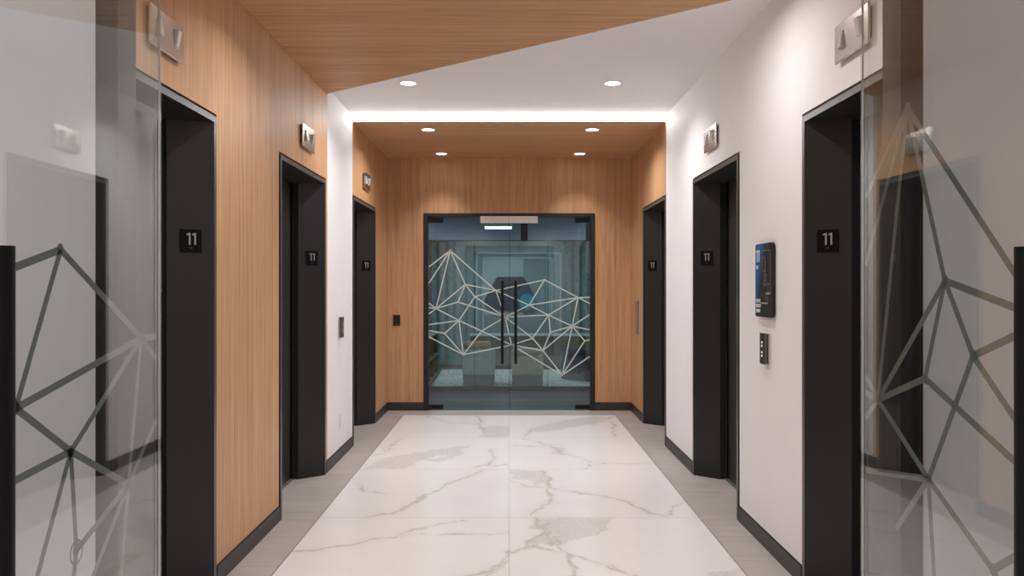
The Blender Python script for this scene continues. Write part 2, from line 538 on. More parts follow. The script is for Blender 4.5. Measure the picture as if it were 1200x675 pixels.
def build_marble():
    x0, x1, y0, y1 = -HALF, HALF, -2.4, 9.934
    ys = np.concatenate([np.arange(y0, 3.6, 0.05), np.arange(3.6, y1, 0.011), [y1]])
    xs = np.linspace(x0, x1, 309)
    nx, ny = len(xs), len(ys)
    gx, gy = np.meshgrid(xs, ys)
    X, Y = gx.ravel(), gy.ravel()
    # wander of the veins
    wx = X + 0.016 * np.sin(9.1 * Y + 2.0 * X) + 0.010 * np.sin(23 * Y - 17 * X + 1.3) + 0.006 * np.sin(51 * X + 37 * Y)
    wy = Y + 0.020 * np.sin(8.3 * X + 1.1 + 1.7 * Y) + 0.012 * np.sin(21 * X + 13 * Y) + 0.006 * np.sin(57 * Y - 33 * X)
    T = tile_of(X, Y)
    dv = np.full(X.shape, 0.3)
    extra = [  # veins of the slabs nearest the doorway
        (0.012, [(-1.2, 3.9), (-0.6, 3.3), (-0.3, 2.7)], True), (0.016, [(0.1, 3.95), (0.6, 3.4), (1.2, 3.2)], True), (0.010, [(-1.1, 3.0), (-0.4, 3.1), (0.0, 2.7)], True),
        (0.014, [(0.2, 2.6), (0.7, 2.0), (1.2, 1.3)], True), (0.010, [(-1.2, 2.5), (-0.5, 1.9), (-0.1, 1.2)], True), (0.012, [(0.3, 1.1), (0.8, 0.2), (1.2, -0.4)], True), (0.012, [(-1.0, 1.1), (-0.6, 0.2), (-0.2, -1.0)], True)]
    for item in [(w * 0.55, [VN(*p) for p in pts], False) for w, pts in VEINS] + extra:
        w, P, own = item
        for (ax, ay), (bx, by) in zip(P[:-1], P[1:]):
            tm = tile_of(np.array([(ax + bx) / 2]), np.array([(ay + by) / 2]))[0]
            sel = (T == tm) & (Y > min(ay, by) - 0.4) & (Y < max(ay, by) + 0.4)
            px, py = wx[sel] - ax, wy[sel] - ay
            dx, dy = bx - ax, by - ay
            t = np.clip((px * dx + py * dy) / (dx * dx + dy * dy + 1e-12), 0, 1)
            d = np.hypot(px - t * dx, py - t * dy) - w
            dv[sel] = np.minimum(dv[sel], d)
    dc = np.full(X.shape, 0.4)
    for pts in CLOUDS:
        P = np.array([VN(*p) for p in pts])
        c = P.mean(axis=0)
        tm = tile_of(np.array([c[0]]), np.array([c[1]]))[0]
        sel = (T == tm)
        qx, qy = wx[sel], wy[sel]
        dmin = np.full(qx.shape, 9.0)
        inside = np.zeros(qx.shape, dtype=bool)
        for i in range(len(P)):
            (ax, ay), (bx, by) = P[i], P[(i + 1) % len(P)]
            dx, dy = bx - ax, by - ay
            t = np.clip(((qx - ax) * dx + (qy - ay) * dy) / (dx * dx + dy * dy + 1e-12), 0, 1)
            dmin = np.minimum(dmin, np.hypot(qx - ax - t * dx, qy - ay - t * dy))
            cross = ((ay > qy) != (by > qy)) & (qx < (bx - ax) * (qy - ay) / (by - ay + 1e-12) + ax)
            inside ^= cross
        d = np.where(inside, -dmin, dmin)
        dc[sel] = np.minimum(dc[sel], d)
    me = bpy.data.meshes.new('floor')
    co = np.stack([X, Y, np.zeros_like(X)], axis=1)
    idx = np.arange(nx * ny).reshape(ny, nx)
    quads = np.stack([idx[:-1, :-1], idx[:-1, 1:], idx[1:, 1:], idx[1:, :-1]], axis=-1).reshape(-1, 4)
    me.vertices.add(nx * ny); me.vertices.foreach_set('co', co.ravel())
    nq = len(quads)
    me.loops.add(nq * 4); me.loops.foreach_set('vertex_index', quads.ravel())
    me.polygons.add(nq)
    me.polygons.foreach_set('loop_start', np.arange(0, nq * 4, 4))
    me.update(calc_edges=True)
    for n, a in (('vein_distance', dv), ('cloud_distance', dc)):
        at = me.attributes.new(n, 'FLOAT', 'POINT')
        at.data.foreach_set('value', a.astype(np.float32))
    me.materials.append(M['marble'])
    o = bpy.data.objects.new('floor', me)
    COL.objects.link(o)
    struct(o, 'polished white marble floor slabs with brown-grey veins', 'floor')

build_marble()
mb = MB()
for s in (-1, 1):
    mb.box(s * (HALF + 0.004), s * 3.0, -2.4, 10.33, -0.06, 0.0)
mb.box(-HALF - 0.004, HALF + 0.004, 9.938, 10.33, -0.06, 0.0)
struct(mb.build('floor_border', 'border'), 'taupe tile border around the marble floor', 'floor')
mb = MB()
for s in (-1, 1):
    mb.box(s * HALF, s * (HALF + 0.004), -2.4, 9.938, -0.06, 0.0004)
mb.box(-HALF, HALF, 9.934, 9.938, -0.06, 0.0004)
struct(mb.build('trim_1', 'black'), 'thin dark edge strip around the marble floor', 'trim')
mb = MB()
mb.box(-3.0, 3.0, 10.33, 17.0, -0.06, 0.0)
struct(mb.build('reception_floor', 'planks'), 'dark plank floor behind the far glass doors', 'floor')

# ------------------------------------------------------------------ walls of the lobby
T_WALL = 0.30

def wall_run(mb, s, y0, y1, opens, z1, mi=0):
    """wall on side s from y0 to y1 with elevator openings (near, far)"""
    a, b = s * W, s * (W + T_WALL)
    y = y0
    for n, f in opens:
        if n > y:
            mb.box(a, b, y, n, 0, z1, mi)
        mb.box(a, b, max(n, y), f, EH, z1, mi)
        y = f
    if y1 > y:
        mb.box(a, b, y, y1, 0, z1, mi)

OP = [(f - EW, f) for f in E_FAR]
Y_WOODEND = 6.892
mb = MB(); wall_run(mb, -1, 2.09, Y_WOODEND, OP[:2], 3.13)
struct(mb.build('trim_2', 'oak_v'), 'oak veneer cladding on the left wall around the two nearer elevators', 'wall panelling')
mb = MB(); mb.box(-W, -W - T_WALL, Y_WOODEND, OP[2][0], 0, 3.13)
struct(mb.build('wall_left', 'white'), 'narrow white painted wall on the left between two elevators', 'wall')
mb = MB(); wall_run(mb, -1, OP[2][0], Y_BACK, OP[2:], 3.13)
struct(mb.build('trim_3', 'oak_v'), 'oak veneer cladding around the far left elevator', 'wall panelling')
mb = MB(); wall_run(mb, 1, 2.09, OP[2][0], OP[:2], 3.13)
struct(mb.build('wall_right', 'white'), 'white painted wall on the right with two elevators', 'wall')
mb = MB(); wall_run(mb, 1, OP[2][0], Y_BACK, OP[2:], 3.13)
struct(mb.build('trim_4', 'oak_v'), 'oak veneer cladding around the far right elevator', 'wall panelling')

# back wall with the glass doorway
DX, DZ = 1.035, 2.381
mb = MB()
for s in (-1, 1):
    mb.box(s * DX, s * (W + T_WALL), Y_BACK, Y_BACK + 0.12, 0, 3.13)
mb.box(-DX, DX, Y_BACK, Y_BACK + 0.12, DZ, 3.13)
struct(mb.build('wall_back', 'oak_v'), 'oak back wall around the closed glass doors', 'wall')

# front wall (the doorway the photograph is taken through)
GX = 0.968
mb = MB()
for s in (-1, 1):
    mb.box(s * GX, s * 3.0, Y_GATE, Y_GATE + 0.09, 0, 3.13)
mb.box(-GX, GX, Y_GATE, Y_GATE + 0.09, DZ, 3.13)
struct(mb.build('wall_front', 'white'), 'white wall either side of the open glass doorway', 'wall')

# ceilings
mb = MB(); mb.box(-3.0, 3.0, -2.4, 10.43, Z_WHITE, Z_WHITE + 0.05)
struct(mb.build('ceiling', 'ceiling'), 'white ceiling with two downlights', 'ceiling')
SL = -0.839
yL, yR = 6.87, 6.87 + SL * 2 * W
mb = MB(); mb.prism([(-W, 2.09), (W, 2.09), (W, yR), (-W, yL)], 2, Z_WOOD, Z_WHITE - 0.001)
struct(mb.build('trim_5', 'oak_x'), 'oak ceiling panel cut off along a diagonal edge', 'ceiling panel')
mb = MB(); mb.box(-W, W, Y_STEP, Y_BACK, Z_SOFFIT, Z_WHITE - 0.001)
struct(mb.build('trim_6', 'oak_x'), 'oak soffit with four downlights before the glass doors', 'ceiling panel')

# baseboards
BH = 0.10
def baseboard(name, s, runs, label):
    mb = MB()
    for a, b in runs:
        mb.box(s * (W - 0.006), s * (W + 0.02), a, b, 0, BH - 0.008, 0)
        mb.box(s * (W - 0.0015), s * (W + 0.02), a, b, BH - 0.008, BH, 1)  # jet strip painted for the shadow line along the top
    struct(mb.build(name, ['base', 'jet']), label, 'baseboard')
runs = [(2.09, OP[0][0]), (OP[0][1], OP[1][0]), (OP[1][1], OP[2][0]), (OP[2][1], Y_BACK)]
baseboard('baseboard_left', -1, runs, 'black baseboard along the left wall')
baseboard('baseboard_right', 1, runs, 'black baseboard along the right wall')
mb = MB()
for s in (-1, 1):
    mb.box(s * DX, s * (W - 0.006), Y_BACK - 0.006, Y_BACK + 0.02, 0, BH)
struct(mb.build('baseboard_back', ['base']), 'black baseboard on the oak back wall', 'baseboard')

# ------------------------------------------------------------------ elevators
LBL = {(-1, 0): 'nearest elevator entrance on the left, black surround in oak wall', (-1, 1): 'second elevator entrance on the left, black surround at the end of the oak wall',
       (-1, 2): 'far left elevator entrance past the narrow white wall', (1, 0): 'nearest elevator entrance on the right, black surround in white wall',
       (1, 1): 'second elevator entrance on the right, black surround in white wall', (1, 2): 'far right elevator entrance in oak by the glass doors'}
h = EW / 2
def elevator_parts(root):
    fr = MB()
    jamb = [(0.004, h - 0.016), (0.004, h - 0.050), (-0.169, h - 0.201), (-0.217, h - 0.201), (-0.217, h - 0.016)]
    fr.prism(jamb, 2, 0, EH - 0.016)
    fr.prism([(x, -y) for x, y in jamb], 2, 0, EH - 0.016)
    head = [(0.004, EH - 0.016), (0.004, EH - 0.046), (-0.169, EH - 0.062), (-0.217, EH - 0.062), (-0.217, EH - 0.016)]
    fr.prism(head, 1, -h + 0.05, h - 0.05)
    fr.build('door_frame', 'black', root)
    ff = MB()
    for s in (-1, 1):
        ff.box(0.0042, 0.0060, s * (h - 0.050), s * (h - 0.016), 0, EH - 0.016)
    ff.box(0.0042, 0.0060, -h + 0.050, h - 0.050, EH - 0.046, EH - 0.016)
    ff.build('frame_face', 'frame_face', root)
    gp = MB()
    for s in (-1, 1):
        gp.box(-0.2, -0.010, s * (h - 0.017), s * h, 0, EH)
    gp.box(-0.2, -0.010, -h, h, EH - 0.017, EH)
    gp.build('shadow_gap', 'jet', root)
    w = h - 0.170
    for s in (-1, 1):
        p = MB(); p.box(-0.262, -0.232, s * 0.002, s * w, 0.006, EH - 0.03)
        p.build('door_panel', 'door', root, bevel=0.003, seg=1)
    sl = MB()
    for k in range(4):
        sl.box(-0.2 - 0.016 * k, -0.212 - 0.016 * k, -w, w, 0.0, 0.005)
    sl.build('door_sill', 'alu', root)
    bk = MB(); bk.box(-0.30, -0.275, -h, h, 0, EH)
    bk.build('shaft_back', 'jet', root)

first = None
n = 1
for s in (-1, 1):
    for k in range(3):
        loc = (s * W, E_MID[k], 0)
        if first is None:
            first = empty('door_1')
            elevator_parts(first)
            o = first
        else:
            o = copy_tree(first)
            o.name = 'door_%d' % n
        o.location = loc
        o.rotation_euler = (0, 0, 0 if s < 0 else math.pi)
        struct(o, LBL[(s, k)], 'elevator door')
        n += 1

# "11" plates on the far jamb of every surround
PL = {(-1, 0): 'black 11 plate on the jamb of the nearest left elevator', (-1, 1): 'black 11 plate on the jamb of the second left elevator',
      (-1, 2): 'black 11 plate on the jamb of the far left elevator', (1, 0): 'black 11 plate on the jamb of the nearest right elevator',
      (1, 1): 'black 11 plate on the jamb of the second right elevator', (1, 2): 'black 11 plate on the jamb of the far right elevator'}
ja = Vector((0, -0.050, 0)); jb = Vector((-0.173, -0.201, 0))
def plate_parts(o):
    nm = MB(); numeral_eleven(nm, 0.058, (0, -0.0042, -0.020), (1, 0, 0), (0, 0, 1), (0, -1, 0), 0.002, 1.15)
    nm.build('numeral', 'numeral', o)
    br = MB()
    for k in range(2):
        for dx, dz in ((0, 0), (0.004, 0.004), (0, 0.008), (0.0, 0.004))[: 3 + k]:
            br.tube((-0.008 + 0.010 * k + dx, -0.0040, -0.040 + dz), (-0.008 + 0.010 * k + dx, -0.0054, -0.040 + dz), 0.0012, 0.0008, 8)
    br.build('braille', 'grey_print', o)
proto = None
for s in (-1, 1):
    for k in range(3):
        # middle of the far jamb's splayed face
        along = Vector((-0.173, -0.151, 0)).normalized() if s < 0 else Vector((0.173, -0.151, 0)).normalized()
        mid = Vector((s * (W - 0.004 + 0.0865), E_FAR[k] - 0.050 - 0.0755, 1.722))
        if proto is None:
            pm = MB(); pm.box(-0.053, 0.053, -0.0042, 0.0, -0.056, 0.056)
            proto = pm.build('floor_number_plate', 'sign', None, bevel=0.0015, seg=1)
            plate_parts(proto)
            o = proto
        else:
            o = copy_tree(proto)
        nrm = Vector((-s * 0.151, -0.173, 0)).normalized()   # away from the jamb, towards the lobby
        ang = math.atan2(nrm.x, -nrm.y)
        o.rotation_euler = (0, 0, ang)
        o.location = mid + nrm * 0.0006
        tag(o, PL[(s, k)], 'sign', 'elevator floor number plates')

# ------------------------------------------------------------------ lanterns over the elevators
LL = {(-1, 0): 'steel arrow lantern on the oak above the nearest left elevator, half behind the glass door', (-1, 1): 'steel arrow lantern on the oak above the second left elevator',
      (-1, 2): 'small steel arrow lantern on the oak above the far left elevator', (1, 0): 'steel arrow lantern on the white wall above the nearest right elevator',
      (1, 1): 'steel arrow lantern on the white wall above the second right elevator'}
def lantern():
    o = MB()
    # backplate with a chamfered rim, standing off the wall
    o.box(0.0, 0.014, -0.165, 0.165, -0.066, 0.066)
    root = empty('elevator_lantern')
    o.build('mounting_box', 'dark_steel', root, bevel=0.003, seg=1)
    p = MB(); p.box(0.012, 0.022, -0.18, 0.18, -0.088, 0.080)
    p.build('face_plate', 'steel', root, bevel=0.005, seg=3)
    for c, up in ((-0.092, 1), (0.092, -1)):
        # tapered wedge lens: wide and proud at one end, slim and flat at the other
        l = MB()
        a, b = (0.026, 0.020) if up > 0 else (0.020, 0.026)   # half widths bottom/top
        d0, d1 = (0.038, 0.028) if up > 0 else (0.026, 0.040)
        z0, z1 = -0.040, 0.042
        v = [(0.021, c - a, z0), (0.021, c + a, z0), (0.021, c + b, z1), (0.021, c - b, z1),
             (d0, c - a * 0.75, z0 + 0.004), (d0, c + a * 0.75, z0 + 0.004), (d1, c + b * 0.75, z1 - 0.004), (d1, c - b * 0.75, z1 - 0.004)]
        l.v += v
        for q in ((0, 1, 2, 3), (4, 5, 6, 7), (0, 1, 5, 4), (1, 2, 6, 5), (2, 3, 7, 6), (3, 0, 4, 7)):
            l.f.append(q); l.mi.append(0)
        l.build('arrow_lens', 'lens_grey', root, bevel=0.002, seg=1)
    return root
lp = None
for (s, k), lab in LL.items():
    o = lantern() if lp is None else copy_tree(lp)
    lp = lp or o
    o.location = (s * (W - 0.0005), E_MID[k] + 0.03, 2.572)
    o.rotation_euler = (0, 0, 0 if s < 0 else math.pi)
    tag(o, lab, 'elevator lantern', 'steel lanterns above the elevators')

# ------------------------------------------------------------------ call stations
def call_station():
    root = empty('elevator_call_station')
    b = MB(); b.box(0, 0.010, -0.045, 0.045, -0.0885, 0.0885)
    b.build('mounting_plate', 'steel', root, bevel=0.002, seg=1)
    b = MB(); b.box(0.010, 0.020, -0.034, 0.034, -0.083, 0.083)
    b.build('housing', 'dark_steel', root, bevel=0.001, seg=1)
    b = MB(); b.box(0.020, 0.032, -0.043, 0.043, -0.0885, 0.0885)
    b.build('button_panel', 'dark_steel', root, bevel=0.0015, seg=1)
    for z, up in ((0.036, 1), (0.014, -1), (-0.020, 1), (-0.042, -1)):
        b = MB()
        b.prism([(-0.011, z - 0.006 * up), (0.011, z - 0.006 * up), (0.0, z + 0.007 * up)], 0, 0.0315, 0.0335)
        b.build('arrow_button', 'button', root)
    return root
c1 = call_station()
c1.location = (-W + 0.0005, 7.38, 1.146)
tag(c1, 'steel call button station on the narrow white wall', 'call buttons', 'elevator call stations')
c2 = copy_tree(c1)
c2.location = (W - 0.0005, 4.855, 1.146); c2.rotation_euler = (0, 0, math.pi)
tag(c2, 'steel call button station below the blue and black floor directory', 'call buttons', 'elevator call stations')

# ------------------------------------------------------------------ floor directory on the right wall (faces -X; local x points out of the wall)
def rounded(w, hh, r, seg=6):
    pts = []
    for cx, cz, a0 in ((w - r, hh - r, 0), (-w + r, hh - r, 90), (-w + r, -hh + r, 180), (w - r, -hh + r, 270)):
        for k in range(seg + 1):
            a = R(a0 + 90 * k / seg)
            pts.append((cx + r * math.cos(a), cz + r * math.sin(a)))
    return pts
dw, dh = 0.159, 0.2095
dr = empty('directory_sign', (W - 0.0005, 4.86, 1.5345), math.pi)
mb = MB(); mb.prism(rounded(dw - 0.012, dh - 0.012, 0.012), 0, 0.0, 0.008)
mb.build('mounting_plate', 'black', dr)
mb = MB(); mb.prism(rounded(dw, dh, 0.016), 0, 0.008, 0.022)
mb.build('panel', 'directory', dr)

YR, ZU, XN = (0, 1, 0), (0, 0, 1), (1, 0, 0)
mb = MB(); numeral_eleven(mb, 0.070, (0.0222, -0.108, 0.106), YR, ZU, XN, 0.0015, 1.30)
mb.build('numeral', 'white_print', dr)
mb = MB(); lettering(mb, 'FLR', 0.030, (0.0222, -0.140, 0.066), YR, ZU, XN, 0.001, 0.85)
mb.build('floor_word', 'white_print', dr)
mb = MB()
for k, t in enumerate(('ELEVATOR', 'RESTROOM', 'STAIRWAY')):
    lettering(mb, t, 0.030, (0.0222, -0.146, -0.128 - 0.029 * k), YR, ZU, XN, 0.001, 0.62)
mb.build('text_lines', 'white_print', dr)
mb = MB()
plan = [(-0.060, 0.168, 0.125, 0.168), (0.125, 0.168, 0.125, -0.020), (0.125, -0.020, 0.085, -0.020), (0.125, -0.02, 0.125, -0.072), (0.125, -0.072, 0.045, -0.078), (0.045, -0.078, 0.045, -0.130),
        (0.075, -0.128, -0.045, -0.133), (0.085, -0.020, 0.085, -0.125), (-0.02, 0.130, 0.03, 0.130), (-0.02, 0.130, -0.02, 0.050), (0.03, 0.130, 0.03, 0.030), (-0.02, 0.05, 0.03, 0.05),
        (0.01, 0.03, 0.05, 0.03), (0.05, 0.03, 0.05, -0.03), (0.01, 0.03, 0.01, -0.03), (0.01, -0.03, 0.05, -0.03), (0.01, 0.0, 0.05, 0.0)]
for a, b, c, d in plan:
    t = 0.0011
    mb.box(0.0222, 0.0228, min(a, c) - t, max(a, c) + t, min(b, d) - t, max(b, d) + t)
mb.build('floor_plan', 'grey_print', dr)
tag(dr, 'blue and black floor directory with a white 11 on the right wall', 'sign')

# ------------------------------------------------------------------ small wall fittings
oc = empty('outlet_cover', (-W + 0.0005, 7.42, 0.335))
mb = MB(); mb.box(0, 0.006, -0.036, 0.036, -0.058, 0.058)
mb.build('cover_plate', 'plastic', oc, bevel=0.002, seg=2)
mb = MB()
for z in (-0.020, 0.020):
    mb.prism([(y, z + w) for y, w in ((-0.014, -0.012), (0.014, -0.012), (0.017, 0), (0.014, 0.012), (-0.014, 0.012), (-0.017, 0))], 0, 0.0058, 0.0075)
mb.build('socket', 'plastic', oc)
tag(oc, 'white outlet cover low on the narrow white wall', 'outlet')

cr = empty('card_reader', (-1.359, Y_BACK - 0.0005, 1.09))
mb = MB(); mb.box(-0.043, 0.043, -0.006, 0, -0.066, 0.066)
mb.build('mounting_plate', 'dark_steel', cr, bevel=0.002, seg=1)
mb = MB(); mb.box(-0.039, 0.039, -0.024, -0.006, -0.061, 0.058)
mb.build('housing', 'black_plastic', cr, bevel=0.004, seg=2)
mb = MB(); mb.box(-0.012, 0.012, -0.0252, -0.0235, -0.046, -0.042)
mb.build('indicator', 'grey_print', cr)
tag(cr, 'small black card reader on the oak wall left of the glass doors', 'card reader')

sp = empty('steel_wall_plate', (W - 0.0005, 9.72, 1.145), math.pi)
mb = MB(); mb.box(0, 0.006, -0.062, 0.062, -0.197, 0.197)
mb.build('back_plate', 'steel', sp, bevel=0.001, seg=1)
mb = MB(); mb.box(0.006, 0.030, -0.018, 0.018, -0.188, 0.188)
mb.build('centre_rail', 'steel', sp, bevel=0.003, seg=1)
for z in (-0.192, 0.192):
    mb = MB(); mb.tube((0.004, 0.0, z), (0.010, 0.0, z), 0.006, 0.005, 12)
    mb.build('screw', 'steel', sp)
tag(sp, 'tall narrow steel plate on the oak wall right of the glass doors', 'wall plate')

# ------------------------------------------------------------------ ceiling lights
def downlight(parent_loc, label, power, spread=136):
    root = empty('recessed_downlight', parent_loc)
    mb = MB(); mb.ring((0, 0), 0.060, 0.074, -0.004, 0.0)
    mb.build('trim_ring', 'plastic', root)
    mb = MB(); mb.tube((0, 0, -0.0020), (0, 0, -0.0005), 0.060, 0.060, 32)
    mb.build('lens', 'lamp', root)
    ld = bpy.data.lights.new('downlight_lamp', 'AREA')
    ld.shape = 'DISK'; ld.size = 0.11; ld.energy = power; ld.color = (1.0, 0.98, 0.985); ld.spread = R(spread)
    lo = bpy.data.objects.new('downlight_lamp', ld)
    lo.location = (0, 0, -0.006); lo.parent = root
    COL.objects.link(lo)
    tag(root, label, 'downlight', 'round recessed downlights')
    return root
P0 = 12.6
spots = [((-0.80, 6.74, Z_WHITE), 'round downlight at left in the white ceiling', P0), ((0.817, 6.74, Z_WHITE), 'round downlight at right in the white ceiling', P0),
         ((-0.80, 8.42, Z_SOFFIT), 'front left downlight in the oak soffit', P0 * 1.30, 150), ((0.818, 8.42, Z_SOFFIT), 'front right downlight in the oak soffit', P0 * 1.30, 150),
         ((-0.79, 9.94, Z_SOFFIT), 'rear left downlight in the oak soffit by the glass doors', P0 * 0.22, 84), ((0.82, 9.94, Z_SOFFIT), 'rear right downlight in the oak soffit by the glass doors', P0 * 0.22, 84)]
for sp_ in spots:
    downlight(*sp_)
# unseen oak ceiling fittings of the same rows, then added entry room lamps
for x in (-0.8, 0.8):
    downlight((x, 4.42, Z_WOOD), 'downlight in the oak ceiling above the two nearer elevators', P0 * (0.75 if x < 0 else 1.0), 145 if x < 0 else 172)
    downlight((x, 2.75, Z_WOOD), 'downlight in the oak ceiling just inside the open doorway', P0 * 1.05)
for x in (-1.3, 1.3):  # unseen lamps added to light the entry room and its front wall
    downlight((x, 0.9, Z_WHITE), 'added unseen downlight in the ceiling before the open doorway', P0 * (0.95 if x < 0 else 0.42))
    downlight((x, -1.0, Z_WHITE), 'added unseen downlight in the ceiling before the open doorway', P0 * (0.95 if x < 0 else 0.36))

sl = empty('linear_slot_light', (0, Y_STEP, 3.0775))
mb = MB(); mb.box(-1.468, 1.468, -0.006, 0.0, -0.0275, 0.0265)
mb.build('diffuser', 'slot', sl)
mb = MB(); mb.box(-1.468, 1.468, -0.010, 0.0, -0.0315, -0.0275)
mb.build('lip', 'oak_x', sl)
tag(sl, 'glowing linear slot light along the front edge of the oak soffit', 'slot light')

# ------------------------------------------------------------------ far glass doorway
def portal(name, hx, hz, y0, y1, label):
    mb = MB(); t = 0.052
    for s in (-1, 1):
        mb.box(s * (hx - t), s * hx, y0, y1, 0, hz)
    mb.box(-hx + t, hx - t, y0, y1, hz - t * 0.8, hz)
    o = mb.build(name, 'black')
    struct(o, label, 'door frame')
    return o
portal('door_7', DX, DZ, Y_BACK - 0.012, Y_BACK + 0.10, 'black frame of the far glass doorway in the oak wall')
portal('door_8', GX, DZ, Y_GATE - 0.004, Y_GATE + 0.094, 'black frame of the open glass doorway in front')

def FX(px): return (px - VX) * 0.01031
def FZ(py): return EYE - (py - VY) * 0.01031

nodes = dict(a=(527.3, 293.4), b=(545.2, 333.2), c=(510.8, 361.6), d=(536.5, 354.0), e=(556.4, 347.8), g=(537.7, 375.7), h=(520.8, 390.9), i=(542.8, 415.9), j=(564.4, 388.1),
             k=(581.0, 340.4), l=(599.5, 404.5), m=(591.8, 371.6), n=(638.3, 327.9), o=(620.2, 357.6), p=(643.0, 369.2), q=(677.6, 348.7), r=(670.8, 382.3), s=(645.0, 389.6),
             t=(624.4, 396.6), u=(636.3, 411.0), v=(659.0, 440.0), w=(685.4, 399.7))
LE, RE = 501.0, 692.5
links = ['ab', 'ac', 'ak', 'bc', 'bd', 'be', 'bk', 'cd', 'cg', 'dm', 'ek', 'eg', 'em', 'gh', 'gi', 'gj', 'jl', 'hi', 'ij', 'jm', 'il', 'kn', 'ko', 'km', 'mo', 'mp', 'mt', 'ml', 'lt', 'lu', 'lv', 'no', 'nq',
         'oq', 'op', 'pq', 'pr', 'pt', 'ps', 'qr', 'rs', 'ru', 'rv', 'rw', 'su', 'tu', 'uv', 'wv']
edge_l = [('a', 313.8), ('a', 333.8), ('c', 354.3), ('c', 360.4), ('c', 369.0), ('g', 380.8), ('h', 387.2), ('i', 394.2)]
edge_r = [('q', 348.5), ('q', 356.3), ('r', 368.0), ('r', 386.8), ('w', 398.2), ('v', 417.3)]
segs = [(nodes[a], nodes[b]) for a, b in links] + [(nodes[a], (LE, y)) for a, y in edge_l] + [(nodes[a], (RE, y)) for a, y in edge_r]
segs = [((FX(a[0]), FZ(a[1])), (FX(b[0]), FZ(b[1]))) for a, b in segs]

def clip(a, b, lo, hi):
    """cut a segment to lo <= first coordinate <= hi"""
    if a[0] > b[0]: a, b = b, a
    if b[0] <= lo or a[0] >= hi: return None
    if a[0] < lo:
        t = (lo - a[0]) / (b[0] - a[0]); a = (lo, a[1] + t * (b[1] - a[1]))
    if b[0] > hi:
        t = (hi - a[0]) / (b[0] - a[0]); b = (hi, a[1] + t * (b[1] - a[1]))
    return a, b

def strip(mb, a, b, wd, depth0, depth1, put):
    dx, dz = b[0] - a[0], b[1] - a[1]
    L = math.hypot(dx, dz)
    if L < 0.005: return
    nx, nz = -dz / L * wd / 2, dx / L * wd / 2
    q = [(a[0] + nx, a[1] + nz), (b[0] + nx, b[1] + nz), (b[0] - nx, b[1] - nz), (a[0] - nx, a[1] - nz)]
    s = len(mb.v)
    mb.v += [put(x, z, depth0) for x, z in q] + [put(x, z, depth1) for x, z in q]
    for f in ((0, 1, 2, 3), (7, 6, 5, 4), (0, 4, 5, 1), (1, 5, 6, 2), (2, 6, 7, 3), (3, 7, 4, 0)):
        mb.f.append(tuple(s + i for i in f)); mb.mi.append(0)

def dot(mb, c, r, depth0, depth1, put, seg=14):
    s = len(mb.v)
    for d in (depth0, depth1):
        mb.v += [put(c[0] + r * math.cos(2 * math.pi * k / seg), c[1] + r * math.sin(2 * math.pi * k / seg), d) for k in range(seg)]
    mb.f.append(tuple(s + k for k in range(seg))); mb.mi.append(0)
    mb.f.append(tuple(s + seg + k for k in reversed(range(seg)))); mb.mi.append(0)
    for k in range(seg):
        j = (k + 1) % seg
        mb.f.append((s + k, s + seg + k, s + seg + j, s + j)); mb.mi.append(0)

YG = Y_BACK + 0.035          # front face of the far glass
for s, nm in ((-1, 'left'), (1, 'right')):
    root = empty('glass_door_leaf', (s * 0.55, YG, 0))
    x0, x1 = (-0.975, -0.0015) if s < 0 else (0.0055, 0.975)
    ox = s * 0.55
    mb = MB(); mb.box(x0 - ox, x1 - ox, 0.0, 0.012, 0.012, 2.33)
    mb.build('glass_pane', 'glass_far', root)
    mb = MB()
    a, b = (x1, x1 + 0.0025) if s < 0 else (x0 - 0.0025, x0)
    mb.box(a - ox, b - ox, 0.0005, 0.0115, 0.012, 2.33)
    mb.build('edge_seal', 'jet', root)
    # patch fittings at the pivots
    for z0, z1 in ((0.012, 0.062), (2.270, 2.330)):
        mb = MB()
        a, b = sorted((s * 0.975, s * 0.80))
        for y0, y1 in ((-0.012, -0.0002), (0.0122, 0.024)):
            mb.box(a - ox, b - ox, y0, y1, z0, z1)
        mb.box(a - ox + (0 if s < 0 else b - a - 0.02), a - ox + (0.02 if s < 0 else b - a), -0.004, 0.016, z0 - 0.012 if z0 < 1 else z1, z0 if z0 < 1 else z1 + 0.009)
        mb.build('patch_fitting', 'jet', root)
    # long pull handle, inside and out
    hx = -0.084 if s < 0 else 0.078
    hd = MB()
    for y in (-0.065, 0.077):
        hd.tube((hx - ox, y, 0.565), (hx - ox, y, 1.565), 0.0165)
    hh = hd.build('pull_handle', 'jet', root, smooth=False)
    for z in (0.72, 1.41):
        for y0, y1 in ((-0.060, -0.0002), (0.0122, 0.072)):
            st = MB(); st.tube((hx - ox, y0, z), (hx - ox, y1, z), 0.010)
            st.build('standoff', 'jet', hh)
    mb = MB()
    put = lambda x, z, d, ox=ox: (x - ox, -d, z)
    for a, b in segs:
        c = clip(a, b, x0, x1)
        if c: strip(mb, c[0], c[1], 0.0145, 0.0006, 0.0016, put)
    for p in nodes.values():
        q = (FX(p[0]), FZ(p[1]))
        if x0 + 0.03 < q[0] < x1 - 0.03: dot(mb, q, 0.0125, 0.0016, 0.0022, put)
    mb.build('etched_lines', 'etch_far', root)
    tag(root, 'closed far glass door leaf on the %s with pale etched lines and black pull' % nm, 'glass door')

